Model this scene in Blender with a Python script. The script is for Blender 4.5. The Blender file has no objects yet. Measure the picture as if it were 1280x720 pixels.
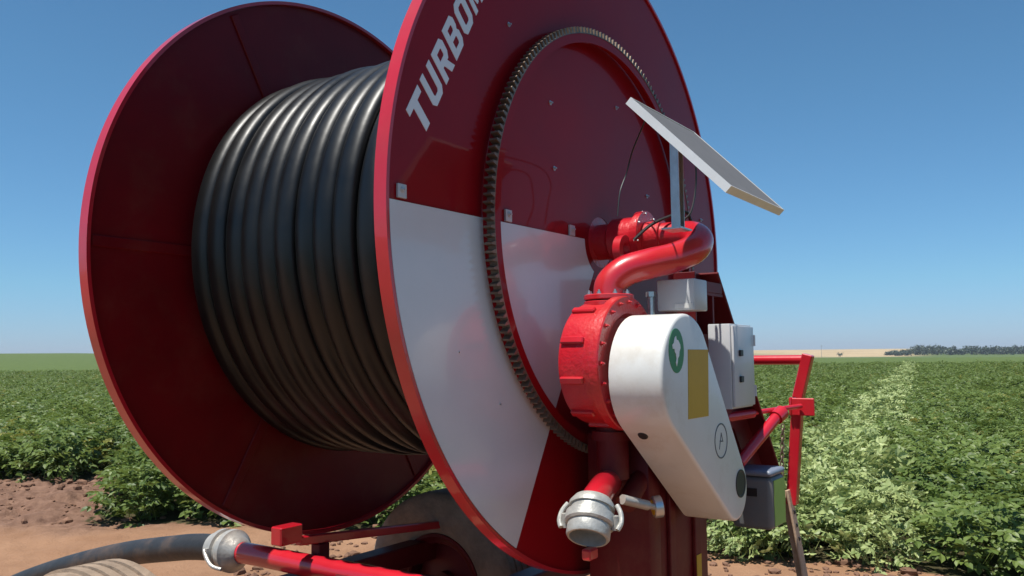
import bpy, bmesh, math, random
import numpy as np
from mathutils import Vector, Matrix
R = math.radians
PI = math.pi
random.seed(7)
rng = np.random.default_rng(11)
scn = bpy.context.scene
COL = scn.collection

# ------------------------------------------------------------------ camera
CAM_H = 1.55
cam_d = bpy.data.cameras.new('camera')
cam = bpy.data.objects.new('camera', cam_d)
COL.objects.link(cam)
cam_d.sensor_width = 36.0
cam_d.lens = 36.0 * 1072.27 / 1280.0
cam_d.clip_start = 0.05
cam_d.clip_end = 20000.0
cam.matrix_world = (Matrix.Translation((0, 0, CAM_H)) @ Matrix.Rotation(R(90 + 4.586), 4, 'X')
                    @ Matrix.Rotation(R(-0.513), 4, 'Z'))
scn.camera = cam

# ------------------------------------------------------------------ frame of the machine
AX = R(34.0638)                       # reel axis, turned from the picture's right
NV = Vector((math.cos(AX), -math.sin(AX), 0))      # out of the near flange
UV = Vector((math.sin(AX), math.cos(AX), 0))       # along the flange, away
CX, CY, AXH = 0.3587, 3.3580, 1.9965

# ------------------------------------------------------------------ sky, sun, exposure
SUN = (-UV * 0.33 - NV * 0.09 + Vector((0, 0, 1))).normalized()   # towards the sun
el = math.asin(SUN.z)
az = math.atan2(SUN.x, SUN.y)
world = bpy.data.worlds.new('World')
scn.world = world
world.use_nodes = True
wt = world.node_tree
bg = wt.nodes['Background']
sky = wt.nodes.new('ShaderNodeTexSky')
sky.sky_type = 'NISHITA'
sky.sun_disc = False
sky.sun_elevation = el
sky.sun_rotation = az
sky.altitude = 600
sky.air_density = 1.0
sky.dust_density = 0.35
sky.ozone_density = 2.2
# clear dry-season air: the white band of the model at the horizon is toned to blue
wtc = wt.nodes.new('ShaderNodeTexCoord')
wsx = wt.nodes.new('ShaderNodeSeparateXYZ'); wt.links.new(wtc.outputs['Generated'], wsx.inputs[0])
wrp = wt.nodes.new('ShaderNodeValToRGB')
wrp.color_ramp.elements[0].position = 0.0; wrp.color_ramp.elements[0].color = (0.46, 0.60, 0.98, 1)
wrp.color_ramp.elements[1].position = 0.30; wrp.color_ramp.elements[1].color = (0.50, 0.80, 0.90, 1)
we = wrp.color_ramp.elements.new(0.08); we.color = (0.47, 0.73, 0.92, 1)
wt.links.new(wsx.outputs[2], wrp.inputs[0])
wmx = wt.nodes.new('ShaderNodeMix'); wmx.data_type = 'RGBA'; wmx.blend_type = 'MULTIPLY'; wmx.inputs[0].default_value = 1
wt.links.new(sky.outputs[0], wmx.inputs[6]); wt.links.new(wrp.outputs[0], wmx.inputs[7])
wt.links.new(wmx.outputs[2], bg.inputs[0])
bg.inputs[1].default_value = 0.098
sl = bpy.data.lights.new('sun', 'SUN')
sl.energy = 5.0
sl.angle = R(0.53)
sl.color = (1.0, 0.96, 0.89)
so = bpy.data.objects.new('sun', sl)
COL.objects.link(so)
so.rotation_euler = SUN.to_track_quat('Z', 'Y').to_euler()
so.location = (-4, -3, 12)
vs = scn.view_settings
vs.view_transform = 'Standard'
vs.look = 'None'
vs.exposure = 0.40
vs.gamma = 1.0
vs.use_curve_mapping = False
scn.cycles.max_bounces = 8
scn.cycles.diffuse_bounces = 3
scn.cycles.glossy_bounces = 4

# ------------------------------------------------------------------ materials
def nodes(m):
    return m.node_tree.nodes, m.node_tree.links

def mat(name, col, rough=0.5, metal=0.0, coat=0.0, var=0.0, vscale=6.0, bump=0.0, bscale=60.0, dirt=None, dirt_amt=0.0, spec=0.5, rvar=0.0):
    m = bpy.data.materials.new(name)
    m.use_nodes = True
    N, L = nodes(m)
    b = N['Principled BSDF']
    b.inputs['Base Color'].default_value = (*col, 1)
    b.inputs['Roughness'].default_value = rough
    b.inputs['Metallic'].default_value = metal
    b.inputs['Coat Weight'].default_value = coat
    b.inputs['Coat Roughness'].default_value = 0.04
    b.inputs['Specular IOR Level'].default_value = spec
    tc = N.new('ShaderNodeTexCoord')
    src = None
    if var > 0:
        n1 = N.new('ShaderNodeTexNoise'); n1.inputs['Scale'].default_value = vscale
        n1.inputs['Detail'].default_value = 6; n1.inputs['Roughness'].default_value = 0.65
        L.new(tc.outputs['Object'], n1.inputs['Vector'])
        mp = N.new('ShaderNodeMapRange'); mp.inputs[1].default_value = 0.3; mp.inputs[2].default_value = 0.7
        mp.inputs[3].default_value = 1 - var; mp.inputs[4].default_value = 1 + var
        L.new(n1.outputs[0], mp.inputs[0])
        mx = N.new('ShaderNodeMix'); mx.data_type = 'RGBA'; mx.blend_type = 'MULTIPLY'
        mx.inputs[0].default_value = 1
        mx.inputs[6].default_value = (*col, 1)
        cb = N.new('ShaderNodeCombineColor')
        for k in range(3): L.new(mp.outputs[0], cb.inputs[k])
        L.new(cb.outputs[0], mx.inputs[7])
        src = mx.outputs[2]
        if rvar > 0:
            mr = N.new('ShaderNodeMapRange'); mr.inputs[1].default_value = 0.3; mr.inputs[2].default_value = 0.7
            mr.inputs[3].default_value = max(0.02, rough - rvar); mr.inputs[4].default_value = rough + rvar
            L.new(n1.outputs[0], mr.inputs[0]); L.new(mr.outputs[0], b.inputs['Roughness'])
    if dirt is not None:
        n2 = N.new('ShaderNodeTexNoise'); n2.inputs['Scale'].default_value = 3.1
        n2.inputs['Detail'].default_value = 9; n2.inputs['Roughness'].default_value = 0.72
        L.new(tc.outputs['Object'], n2.inputs['Vector'])
        m2 = N.new('ShaderNodeMapRange'); m2.inputs[1].default_value = 0.5; m2.inputs[2].default_value = 0.75
        m2.inputs[3].default_value = 0.0; m2.inputs[4].default_value = dirt_amt
        L.new(n2.outputs[0], m2.inputs[0])
        mx2 = N.new('ShaderNodeMix'); mx2.data_type = 'RGBA'
        L.new(m2.outputs[0], mx2.inputs[0])
        if src: L.new(src, mx2.inputs[6])
        else: mx2.inputs[6].default_value = (*col, 1)
        mx2.inputs[7].default_value = (*dirt, 1)
        src = mx2.outputs[2]
    if src: L.new(src, b.inputs['Base Color'])
    if bump > 0:
        n3 = N.new('ShaderNodeTexNoise'); n3.inputs['Scale'].default_value = bscale
        n3.inputs['Detail'].default_value = 4
        L.new(tc.outputs['Object'], n3.inputs['Vector'])
        bp = N.new('ShaderNodeBump'); bp.inputs['Strength'].default_value = bump; bp.inputs['Distance'].default_value = 0.02
        L.new(n3.outputs[0], bp.inputs['Height'])
        L.new(bp.outputs[0], b.inputs['Normal'])
        L.new(bp.outputs[0], b.inputs['Coat Normal'])
    return m

DUST = (0.30, 0.17, 0.09)
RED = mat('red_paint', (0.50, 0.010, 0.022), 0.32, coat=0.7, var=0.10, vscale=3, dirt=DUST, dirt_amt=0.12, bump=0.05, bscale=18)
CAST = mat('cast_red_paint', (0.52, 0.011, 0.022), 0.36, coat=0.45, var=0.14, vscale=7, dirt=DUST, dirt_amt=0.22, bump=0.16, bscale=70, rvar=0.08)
REDFL = mat('flange_red_shaded', (0.26, 0.003, 0.007), 0.35, coat=0.28, spec=0.05, var=0.10, vscale=2.2, dirt=DUST, dirt_amt=0.03, bump=0.05, bscale=3.0, rvar=0.05)  # machine red darkened: the shade on the flange sheets is in the colour
REDIN = mat('inner_flange_shaded', (0.16, 0.003, 0.006), 0.42, spec=0.2, coat=0.0, var=0.18, vscale=2.5, dirt=DUST, dirt_amt=0.15, bump=0.08, bscale=4.0)  # same red, darker still, with the far face's shade painted in
REDDK = mat('chassis_red_shaded', (0.105, 0.003, 0.006), 0.5, coat=0.0, spec=0.3, var=0.2, vscale=4, dirt=DUST, dirt_amt=0.2)  # same red taken down: shade on the low parts sits in the colour
WHITE = mat('white_paint', (0.67, 0.675, 0.65), 0.34, coat=0.2, var=0.05, vscale=4, dirt=(0.42, 0.33, 0.22), dirt_amt=0.55, bump=0.03, bscale=25, rvar=0.08)
WPANEL = mat('white_panel_paint', (0.64, 0.65, 0.67), 0.22, coat=0.4, var=0.03, vscale=3, bump=0.04, bscale=3.0, rvar=0.04, dirt=DUST, dirt_amt=0.04)
GREY = mat('grey_enamel', (0.52, 0.53, 0.54), 0.38, coat=0.2, var=0.04, dirt=DUST, dirt_amt=0.10)
STEEL = mat('galvanised_steel', (0.55, 0.57, 0.58), 0.38, metal=0.85, var=0.15, vscale=20, bump=0.05)
DKSTEEL = mat('gear_steel', (0.22, 0.165, 0.125), 0.5, metal=0.6, var=0.35, vscale=30)
ALU = mat('cast_aluminium', (0.42, 0.41, 0.375), 0.42, metal=0.35, var=0.15, vscale=25, bump=0.12, dirt=DUST, dirt_amt=0.3)
BLACK = mat('black_plastic', (0.015, 0.015, 0.017), 0.45)
RUBBER = mat('black_hose_rubber', (0.0028, 0.0033, 0.0037), 0.40, spec=0.40, var=0.22, vscale=4.5, bump=0.05, bscale=14, dirt=(0.035, 0.032, 0.03), dirt_amt=0.08, rvar=0.08)
FEEDRUB = mat('dusty_hose_rubber', (0.022, 0.022, 0.023), 0.5, var=0.25, vscale=9, bump=0.15, bscale=30, dirt=DUST, dirt_amt=0.35)
TYRE = mat('dusty_tyre_rubber', (0.26, 0.19, 0.135), 0.9, var=0.3, vscale=9, bump=0.3, bscale=40, dirt=(0.36, 0.24, 0.15), dirt_amt=0.8)
YELLOW = mat('yellow_plate_paint', (0.52, 0.32, 0.012), 0.5, var=0.06)
GREEN = mat('green_decal', (0.02, 0.20, 0.06), 0.4)
LGREEN = mat('lime_label', (0.30, 0.48, 0.10), 0.45, var=0.1)
BLUE = mat('blue_grey_lid', (0.17, 0.20, 0.26), 0.4, var=0.1)
DKGREY = mat('dark_grey_case', (0.14, 0.15, 0.155), 0.5, var=0.12, dirt=DUST, dirt_amt=0.3)
TAN = mat('dust_caked_leg', (0.42, 0.29, 0.19), 0.75, var=0.25, vscale=10, bump=0.1)
LETTER = mat('white_lettering', (0.80, 0.81, 0.82), 0.35, coat=0.2)
DUSTGLASS = mat('dusty_solar_glass', (0.125, 0.117, 0.112), 0.6, coat=0.0, var=0.08, vscale=12)
SHEET = mat('solar_backsheet', (0.62, 0.60, 0.60), 0.5, var=0.05)
CELL = mat('solar_glass', (0.012, 0.018, 0.04), 0.12, coat=0.5)
FRAME = mat('aluminium_frame', (0.78, 0.77, 0.74), 0.35, metal=0.25, var=0.06, vscale=15, dirt=DUST, dirt_amt=0.15)
INK = mat('grey_ink', (0.10, 0.11, 0.12), 0.5)

# ------------------------------------------------------------------ mesh helpers
def link(name, me, m, parent=None, angle=35):
    if m is not None:
        me.materials.append(m)
    me.shade_smooth()
    me.set_sharp_from_angle(angle=R(angle))
    o = bpy.data.objects.new(name, me)
    COL.objects.link(o)
    if parent is not None:
        o.parent = parent
    return o

class MB:
    """collects shapes; build() links them as one mesh object"""
    def __init__(self):
        self.bm = bmesh.new()
    def box(self, lo, hi, bevel=0.0, seg=2, M=None):
        lo, hi = Vector(lo), Vector(hi)
        g = bmesh.ops.create_cube(self.bm, size=1.0)
        vs_ = g['verts']
        c = (lo + hi) / 2; s = hi - lo
        for v in vs_:
            v.co = Vector((v.co.x * s.x, v.co.y * s.y, v.co.z * s.z)) + c
        if bevel > 0:
            es = list({e for v in vs_ for e in v.link_edges})
            r = bmesh.ops.bevel(self.bm, geom=es, offset=bevel, segments=seg, affect='EDGES', profile=0.5)
            vs_ = list({v for f in r['faces'] for v in f.verts} | {v for v in vs_ if v.is_valid})
        if M is not None:
            for v in vs_: v.co = M @ v.co
        return self
    def bar(self, a, b, w, h, up=(0, 0, 1), bevel=0.004):
        a, b = Vector(a), Vector(b)
        d = b - a; x = d.normalized()
        y = Vector(up).cross(x)
        if y.length < 1e-4: y = Vector((0, 1, 0)).cross(x)
        y.normalize(); z = x.cross(y)
        M = Matrix((x, y, z)).transposed().to_4x4(); M.translation = (a + b) / 2
        return self.box((-d.length / 2, -w / 2, -h / 2), (d.length / 2, w / 2, h / 2), bevel, 1, M)
    def lathe(self, prof, o=(0, 0, 0), ax=(1, 0, 0), seg=48, cap=True, a0=0.0, a1=2 * PI):
        """prof: list of (distance along axis, radius)"""
        ax = Vector(ax).normalized(); o = Vector(o)
        t = Vector((0, 0, 1)) if abs(ax.z) < 0.9 else Vector((1, 0, 0))
        e1 = ax.cross(t).normalized(); e2 = ax.cross(e1)
        full = abs(a1 - a0 - 2 * PI) < 1e-6
        n = seg if full else seg + 1
        rings = []
        for (d, r) in prof:
            rings.append([self.bm.verts.new(o + ax * d + (e1 * math.cos(a0 + (a1 - a0) * k / seg) + e2 * math.sin(a0 + (a1 - a0) * k / seg)) * max(r, 1e-5)) for k in range(n)])
        for i in range(len(rings) - 1):
            for k in range(seg):
                j = (k + 1) % n
                self.bm.faces.new((rings[i][k], rings[i][j], rings[i + 1][j], rings[i + 1][k]))
        if cap and full:
            for ring, rad in ((rings[0], prof[0][1]), (rings[-1], prof[-1][1])):
                if rad > 1e-4: self.bm.faces.new(ring)
        return self
    def cyl(self, a, b, r, seg=24, bev=0.0, r2=None):
        a, b = Vector(a), Vector(b); d = (b - a).length
        r2 = r if r2 is None else r2
        pr = [(0, r), (d, r2)] if bev <= 0 else [(0, r - bev), (bev, r), (d - bev, r2), (d, r2 - bev)]
        return self.lathe(pr, a, b - a, seg)
    def tube(self, pts, r, seg=20, cap=True):
        pts = [Vector(p) for p in pts]
        rr = r if hasattr(r, '__len__') else [r] * len(pts)
        T = []
        for i in range(len(pts)):
            a = pts[max(i - 1, 0)]; b = pts[min(i + 1, len(pts) - 1)]
            T.append((b - a).normalized())
        nrm = Vector((0, 0, 1)) if abs(T[0].z) < 0.9 else Vector((1, 0, 0))
        nrm = (nrm - T[0] * nrm.dot(T[0])).normalized()
        rings = []
        for i, p in enumerate(pts):
            if i:
                q = T[i - 1].rotation_difference(T[i]); nrm = q @ nrm
                nrm = (nrm - T[i] * nrm.dot(T[i])).normalized()
            bn = T[i].cross(nrm)
            rings.append([self.bm.verts.new(p + (nrm * math.cos(2 * PI * k / seg) + bn * math.sin(2 * PI * k / seg)) * rr[i]) for k in range(seg)])
        for i in range(len(rings) - 1):
            for k in range(seg):
                j = (k + 1) % seg
                self.bm.faces.new((rings[i][k], rings[i][j], rings[i + 1][j], rings[i + 1][k]))
        if cap:
            self.bm.faces.new(rings[0]); self.bm.faces.new(rings[-1])
        return self
    def prism(self, poly, p0, p1, bevel=0.0, holes=(), to=None):
        """polygon in (q, z), extruded along p from p0 to p1"""
        to = to or (lambda p, q, z: Vector((p, q, z)))
        vs_ = [self.bm.verts.new(to(p0, q, z)) for q, z in poly]
        f = self.bm.faces.new(vs_)
        if holes:
            pass
        r = bmesh.ops.extrude_face_region(self.bm, geom=[f])
        nv = [v for v in r['geom'] if isinstance(v, bmesh.types.BMVert)]
        d = to(p1, 0, 0) - to(p0, 0, 0)
        for v in nv: v.co += d
        if bevel > 0:
            top = [g for g in r['geom'] if isinstance(g, bmesh.types.BMFace)]
            es = list({e for t in top for e in t.edges})
            bmesh.ops.bevel(self.bm, geom=es, offset=bevel, segments=3, affect='EDGES', profile=0.5)
        return self
    def ring_sector(self, r0, r1, a0, a1, p0, p1, seg=48):
        """annular plate about the reel axis (angles in the q,z plane)"""
        full = abs(abs(a1 - a0) - 2 * PI) < 1e-6
        n = seg if full else seg + 1
        G = []
        for k in range(n):
            a = a0 + (a1 - a0) * k / seg
            c, s = math.cos(a), math.sin(a)
            G.append([self.bm.verts.new((p, r * c, r * s)) for p, r in ((p0, r0), (p0, r1), (p1, r1), (p1, r0))])
        for k in range(seg):
            A, B = G[k], G[(k + 1) % n]
            for i in range(4):
                j = (i + 1) % 4
                self.bm.faces.new((A[i], A[j], B[j], B[i]))
        if not full:
            self.bm.faces.new(G[0]); self.bm.faces.new(G[-1])
        return self
    def bolt(self, o, ax, r=0.010, h=0.008):
        return self.lathe([(0, r * 1.5), (0.002, r * 1.5), (0.002, r), (h, r), (h, r * .5), (h + .006, r * .5)], o, ax, 6)
    def build(self, name, m, parent=None, dz=0.0, angle=35):
        bmesh.ops.recalc_face_normals(self.bm, faces=self.bm.faces[:])
        if dz:
            for v in self.bm.verts: v.co.z += dz
        me = bpy.data.meshes.new(name)
        self.bm.to_mesh(me); self.bm.free()
        return link(name, me, m, parent, angle)

def smooth_path(pts, n=10):
    P = [Vector(p) for p in pts]
    out = []
    for i in range(len(P) - 1):
        p0 = P[max(i - 1, 0)]; p1 = P[i]; p2 = P[i + 1]; p3 = P[min(i + 2, len(P) - 1)]
        for k in range(n):
            t = k / n
            out.append(0.5 * ((2 * p1) + (p2 - p0) * t + (2 * p0 - 5 * p1 + 4 * p2 - p3) * t * t + (3 * p1 - p0 - 3 * p2 + p3) * t ** 3))
    out.append(P[-1])
    return out

def arc_poly(c, r, a0, a1, n=14):
    return [(c[0] + r * math.cos(a0 + (a1 - a0) * k / n), c[1] + r * math.sin(a0 + (a1 - a0) * k / n)) for k in range(n + 1)]

def tag(o, label=None, cat=None, group=None, kind=None):
    if label: o['label'] = label
    if cat: o['category'] = cat
    if group: o['group'] = group
    if kind: o['kind'] = kind
    return o

# ------------------------------------------------------------------ ground
ROW = Vector((0.36, 1.0, 0)).normalized()           # direction of the crop rows
PERP = Vector((ROW.y, -ROW.x, 0))
def front_edge(x):
    """y where the crop begins"""
    xs = [-60, -7.0, -4.7, -4.1, -2.5, 1.2, 2.0, 2.9, 3.6, 4.2, 6.0]
    ys = [22, 11.0, 11.2, 8.3, 8.1, 7.0, 6.75, 6.3, 5.4, 4.2, -12]
    return np.interp(x, xs, ys)
def crop_mask(x, y):
    return (y > front_edge(x)) | (y < -1.6 + 0.12 * x)  # second term adds unseen crop behind the camera to cut soil bounce
def sstep(a, b, x):
    t = np.clip((x - a) / (b - a), 0, 1); return t * t * (3 - 2 * t)
def vnoise(x, y, seed=0):
    r = np.random.default_rng(seed).random((256, 256))
    xi = np.floor(x).astype(int); yi = np.floor(y).astype(int)
    fx = x - xi; fy = y - yi; fx = fx * fx * (3 - 2 * fx); fy = fy * fy * (3 - 2 * fy)
    g = lambda i, j: r[i % 256, j % 256]
    return (g(xi, yi) * (1 - fx) + g(xi + 1, yi) * fx) * (1 - fy) + (g(xi, yi + 1) * (1 - fx) + g(xi + 1, yi + 1) * fx) * fy - 0.5
def ground_h(x, y):
    x = np.asarray(x, float); y = np.asarray(y, float)
    d = np.hypot(x, y)
    ang = np.arctan2(x, np.maximum(y, 1e-3))
    # broken soil beyond the track on the left, ruts on the track
    soil = sstep(7.7, 8.9, y - 0.10 * x - 0.4) * (x < -2.0) + (y > 7.0) * 0.3
    h = soil * (0.10 * vnoise(x * 2.2, y * 2.2, 1) + 0.07 * vnoise(x * 6, y * 6, 2) + 0.04 * vnoise(x * 14, y * 14, 3) + 0.03)
    h += (1 - np.clip(soil, 0, 1)) * (0.03 * vnoise(x * 1.2, y * 1.2, 4) + 0.012 * vnoise(x * 7, y * 7, 5) + 0.006 * vnoise(x * 19, y * 19, 6))
    h *= 1 - sstep(14, 30, d)
    front = y > 0.2 * np.abs(x)
    h += np.where(front, 0.42 * sstep(70, 95, d), 0)
    left = sstep(-0.25, -0.48, ang)
    h += np.where(front, left * (4.3 * sstep(120, 420, d)), 0)
    right = sstep(0.0, 0.2, ang)
    h += np.where(front, right * (-1.2 * sstep(230, 420, d) + 5.2 * sstep(600, 1000, d) * sstep(0.58, 0.42, ang) + 2.0 * sstep(600, 1000, d)), 0)
    h -= np.where(front, 0.0 * d, 0)
    return h

angs = np.concatenate([np.linspace(R(-36), R(36), 420), np.linspace(R(36), R(324), 97)[1:-1]])
rad = np.concatenate([[0.0, 1.5, 2.5], np.arange(3.5, 12.5, 0.055), np.geomspace(12.7, 70, 46), np.geomspace(75, 5000, 70)])
A, RR = np.meshgrid(angs, rad)
GX, GY = RR * np.sin(A), RR * np.cos(A)
GZ = ground_h(GX, GY)
nr, na = GX.shape
verts = np.stack([GX, GY, GZ], -1).reshape(-1, 3)
idx = np.arange(nr * na).reshape(nr, na)
i0, i1 = idx[:-1, :], idx[1:, :]
j0, j1 = np.roll(i0, -1, 1), np.roll(i1, -1, 1)
faces = np.stack([i0, i1, j1, j0], -1).reshape(-1, 4)
me = bpy.data.meshes.new('ground')
me.from_pydata(verts.tolist(), [], faces.tolist())
me.validate()

gm = bpy.data.materials.new('field_soil'); gm.use_nodes = True
N, L = nodes(gm)
b = N['Principled BSDF']; b.inputs['Roughness'].default_value = 0.95; b.inputs['Specular IOR Level'].default_value = 0.15
tc = N.new('ShaderNodeTexCoord')
def noise(scale, det=8, ro=0.65, vec=None):
    n = N.new('ShaderNodeTexNoise'); n.inputs['Scale'].default_value = scale; n.inputs['Detail'].default_value = det
    n.inputs['Roughness'].default_value = ro
    L.new(vec or tc.outputs['Object'], n.inputs['Vector']); return n
def ramp(src, stops):
    r = N.new('ShaderNodeValToRGB'); r.color_ramp.elements[0].position = stops[0][0]; r.color_ramp.elements[0].color = (*stops[0][1], 1)
    r.color_ramp.elements[1].position = stops[-1][0]; r.color_ramp.elements[1].color = (*stops[-1][1], 1)
    for p, c in stops[1:-1]:
        e = r.color_ramp.elements.new(p); e.color = (*c, 1)
    L.new(src, r.inputs[0]); return r
def mixc(f, a, b_):
    m = N.new('ShaderNodeMix'); m.data_type = 'RGBA'
    L.new(f, m.inputs[0]); L.new(a, m.inputs[6]); L.new(b_, m.inputs[7]); return m
def maprange(src, a, b_, c, d, smooth=True):
    m = N.new('ShaderNodeMapRange'); m.interpolation_type = 'SMOOTHSTEP' if smooth else 'LINEAR'
    for k, v in enumerate((a, b_, c, d)): m.inputs[1 + k].default_value = v
    L.new(src, m.inputs[0]); return m
def math_(op, a, b_=None):
    m = N.new('ShaderNodeMath'); m.operation = op
    for k, v in enumerate((a, b_)):
        if v is None: continue
        if isinstance(v, (int, float)): m.inputs[k].default_value = v
        else: L.new(v, m.inputs[k])
    return m.outputs[0]
sx = N.new('ShaderNodeSeparateXYZ'); L.new(tc.outputs['Object'], sx.inputs[0])
n_a = noise(1.3); n_b = noise(9.0); n_c = noise(45, 5)
track = ramp(n_a.outputs[0], [(0.3, (0.24, 0.128, 0.072)), (0.7, (0.34, 0.195, 0.115))])
soilc = ramp(n_b.outputs[0], [(0.3, (0.115, 0.062, 0.042)), (0.55, (0.20, 0.115, 0.078)), (0.75, (0.27, 0.16, 0.11))])
sm = math_('ADD', math_('SUBTRACT', sx.outputs[1], math_('MULTIPLY', sx.outputs[0], 0.10)), math_('MULTIPLY', n_a.outputs[0], 1.2))
smask = maprange(sm, 8.55, 9.35, 0, 1)
near_c = mixc(smask.outputs[0], track.outputs[0], soilc.outputs[0])
# far crop cover: rows of green that close up with distance
n_f = noise(0.035, 5); n_g = noise(0.9, 6)
crop = ramp(n_g.outputs[0], [(0.25, (0.055, 0.082, 0.020)), (0.5, (0.085, 0.122, 0.032)), (0.75, (0.118, 0.155, 0.046))])
dist = N.new('ShaderNodeVectorMath'); dist.operation = 'LENGTH'; L.new(tc.outputs['Object'], dist.inputs[0])
fmask = maprange(dist.outputs['Value'], 40, 70, 0, 1)
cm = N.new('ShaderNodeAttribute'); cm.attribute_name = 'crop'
under = ramp(n_b.outputs[0], [(0.3, (0.035, 0.035, 0.015)), (0.7, (0.075, 0.062, 0.030))])  # shade beneath the plants is put into this dark soil colour
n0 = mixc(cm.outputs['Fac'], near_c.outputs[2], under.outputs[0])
c1 = mixc(fmask.outputs[0], n0.outputs[2], crop.outputs[0])
dry = ramp(n_f.outputs[0], [(0.35, (0.36, 0.27, 0.15)), (0.65, (0.45, 0.34, 0.20))])
dmask = math_('MULTIPLY', math_('MULTIPLY', maprange(sx.outputs[1], 560, 600, 0, 1).outputs[0], maprange(sx.outputs[0], 150, 250, 0, 1).outputs[0]),
              maprange(math_('DIVIDE', sx.outputs[0], math_('MAXIMUM', sx.outputs[1], 1.0)), 0.44, 0.50, 1, 0).outputs[0])
c2 = mixc(dmask, c1.outputs[2], dry.outputs[0])
L.new(c2.outputs[2], b.inputs['Base Color'])
bp = N.new('ShaderNodeBump'); bp.inputs['Strength'].default_value = 0.8; bp.inputs['Distance'].default_value = 0.03
L.new(math_('ADD', n_b.outputs[0], math_('MULTIPLY', n_c.outputs[0], 0.5)), bp.inputs['Height'])
L.new(bp.outputs[0], b.inputs['Normal'])
ca = me.attributes.new('crop', 'FLOAT', 'POINT')
ca.data.foreach_set('value', crop_mask(verts[:, 0], verts[:, 1]).astype(np.float32))
gr = link('ground', me, gm, None, 180)
tag(gr, 'reddish bare dirt track and the wide field of soil', 'ground', kind='structure')

# ------------------------------------------------------------------ crop foliage
def leaf_mat(name, dark, light, trans=0.3):
    m = bpy.data.materials.new(name); m.use_nodes = True
    N, L = nodes(m)
    b = N['Principled BSDF']; b.inputs['Roughness'].default_value = 0.48; b.inputs['Specular IOR Level'].default_value = 0.4
    out = N['Material Output']
    oi = N.new('ShaderNodeObjectInfo')
    geo = N.new('ShaderNodeNewGeometry')
    mixf = N.new('ShaderNodeMath'); mixf.operation = 'MULTIPLY_ADD'
    L.new(geo.outputs['Random Per Island'], mixf.inputs[0]); mixf.inputs[1].default_value = 0.6
    mm = N.new('ShaderNodeMath'); mm.operation = 'MULTIPLY'; mm.inputs[1].default_value = 0.4
    L.new(oi.outputs['Random'], mm.inputs[0]); L.new(mm.outputs[0], mixf.inputs[2])
    rp = N.new('ShaderNodeValToRGB')
    rp.color_ramp.elements[0].color = (*dark, 1); rp.color_ramp.elements[1].color = (*light, 1)
    rp.color_ramp.elements[0].position = 0.1; rp.color_ramp.elements[1].position = 0.95
    L.new(mixf.outputs[0], rp.inputs[0]); L.new(rp.outputs[0], b.inputs['Base Color'])
    tr = N.new('ShaderNodeBsdfTranslucent')
    hs = N.new('ShaderNodeHueSaturation'); hs.inputs['Hue'].default_value = 0.485; hs.inputs['Value'].default_value = 1.5
    L.new(rp.outputs[0], hs.inputs['Color']); L.new(hs.outputs[0], tr.inputs[0])
    mx = N.new('ShaderNodeMixShader'); mx.inputs[0].default_value = trans
    L.new(b.outputs[0], mx.inputs[1]); L.new(tr.outputs[0], mx.inputs[2]); L.new(mx.outputs[0], out.inputs[0])
    return m
LEAF = leaf_mat('potato_leaf', (0.066, 0.112, 0.020), (0.175, 0.240, 0.058))
PALE = leaf_mat('turned_leaf', (0.145, 0.21, 0.062), (0.42, 0.475, 0.195), 0.2)

def leaflet(V, F, o, d, up, ln, w, fold):
    side = d.cross(up).normalized(); up = side.cross(d).normalized()
    i = len(V)
    c = o + d * ln * .45 - up * ln * 0.02
    V += [o, o + d * ln * .28 + side * w * .8 + up * fold, o + d * ln * .62 + side * w * .85 + up * fold * .6, o + d * ln - up * ln * .14,
          o + d * ln * .62 - side * w * .85 + up * fold * .6, o + d * ln * .28 - side * w * .8 + up * fold, c]
    F += [(i, i + 1, i + 6), (i + 1, i + 2, i + 6), (i + 2, i + 3, i + 6), (i + 3, i + 4, i + 6), (i + 4, i + 5, i + 6), (i + 5, i, i + 6)]

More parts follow.
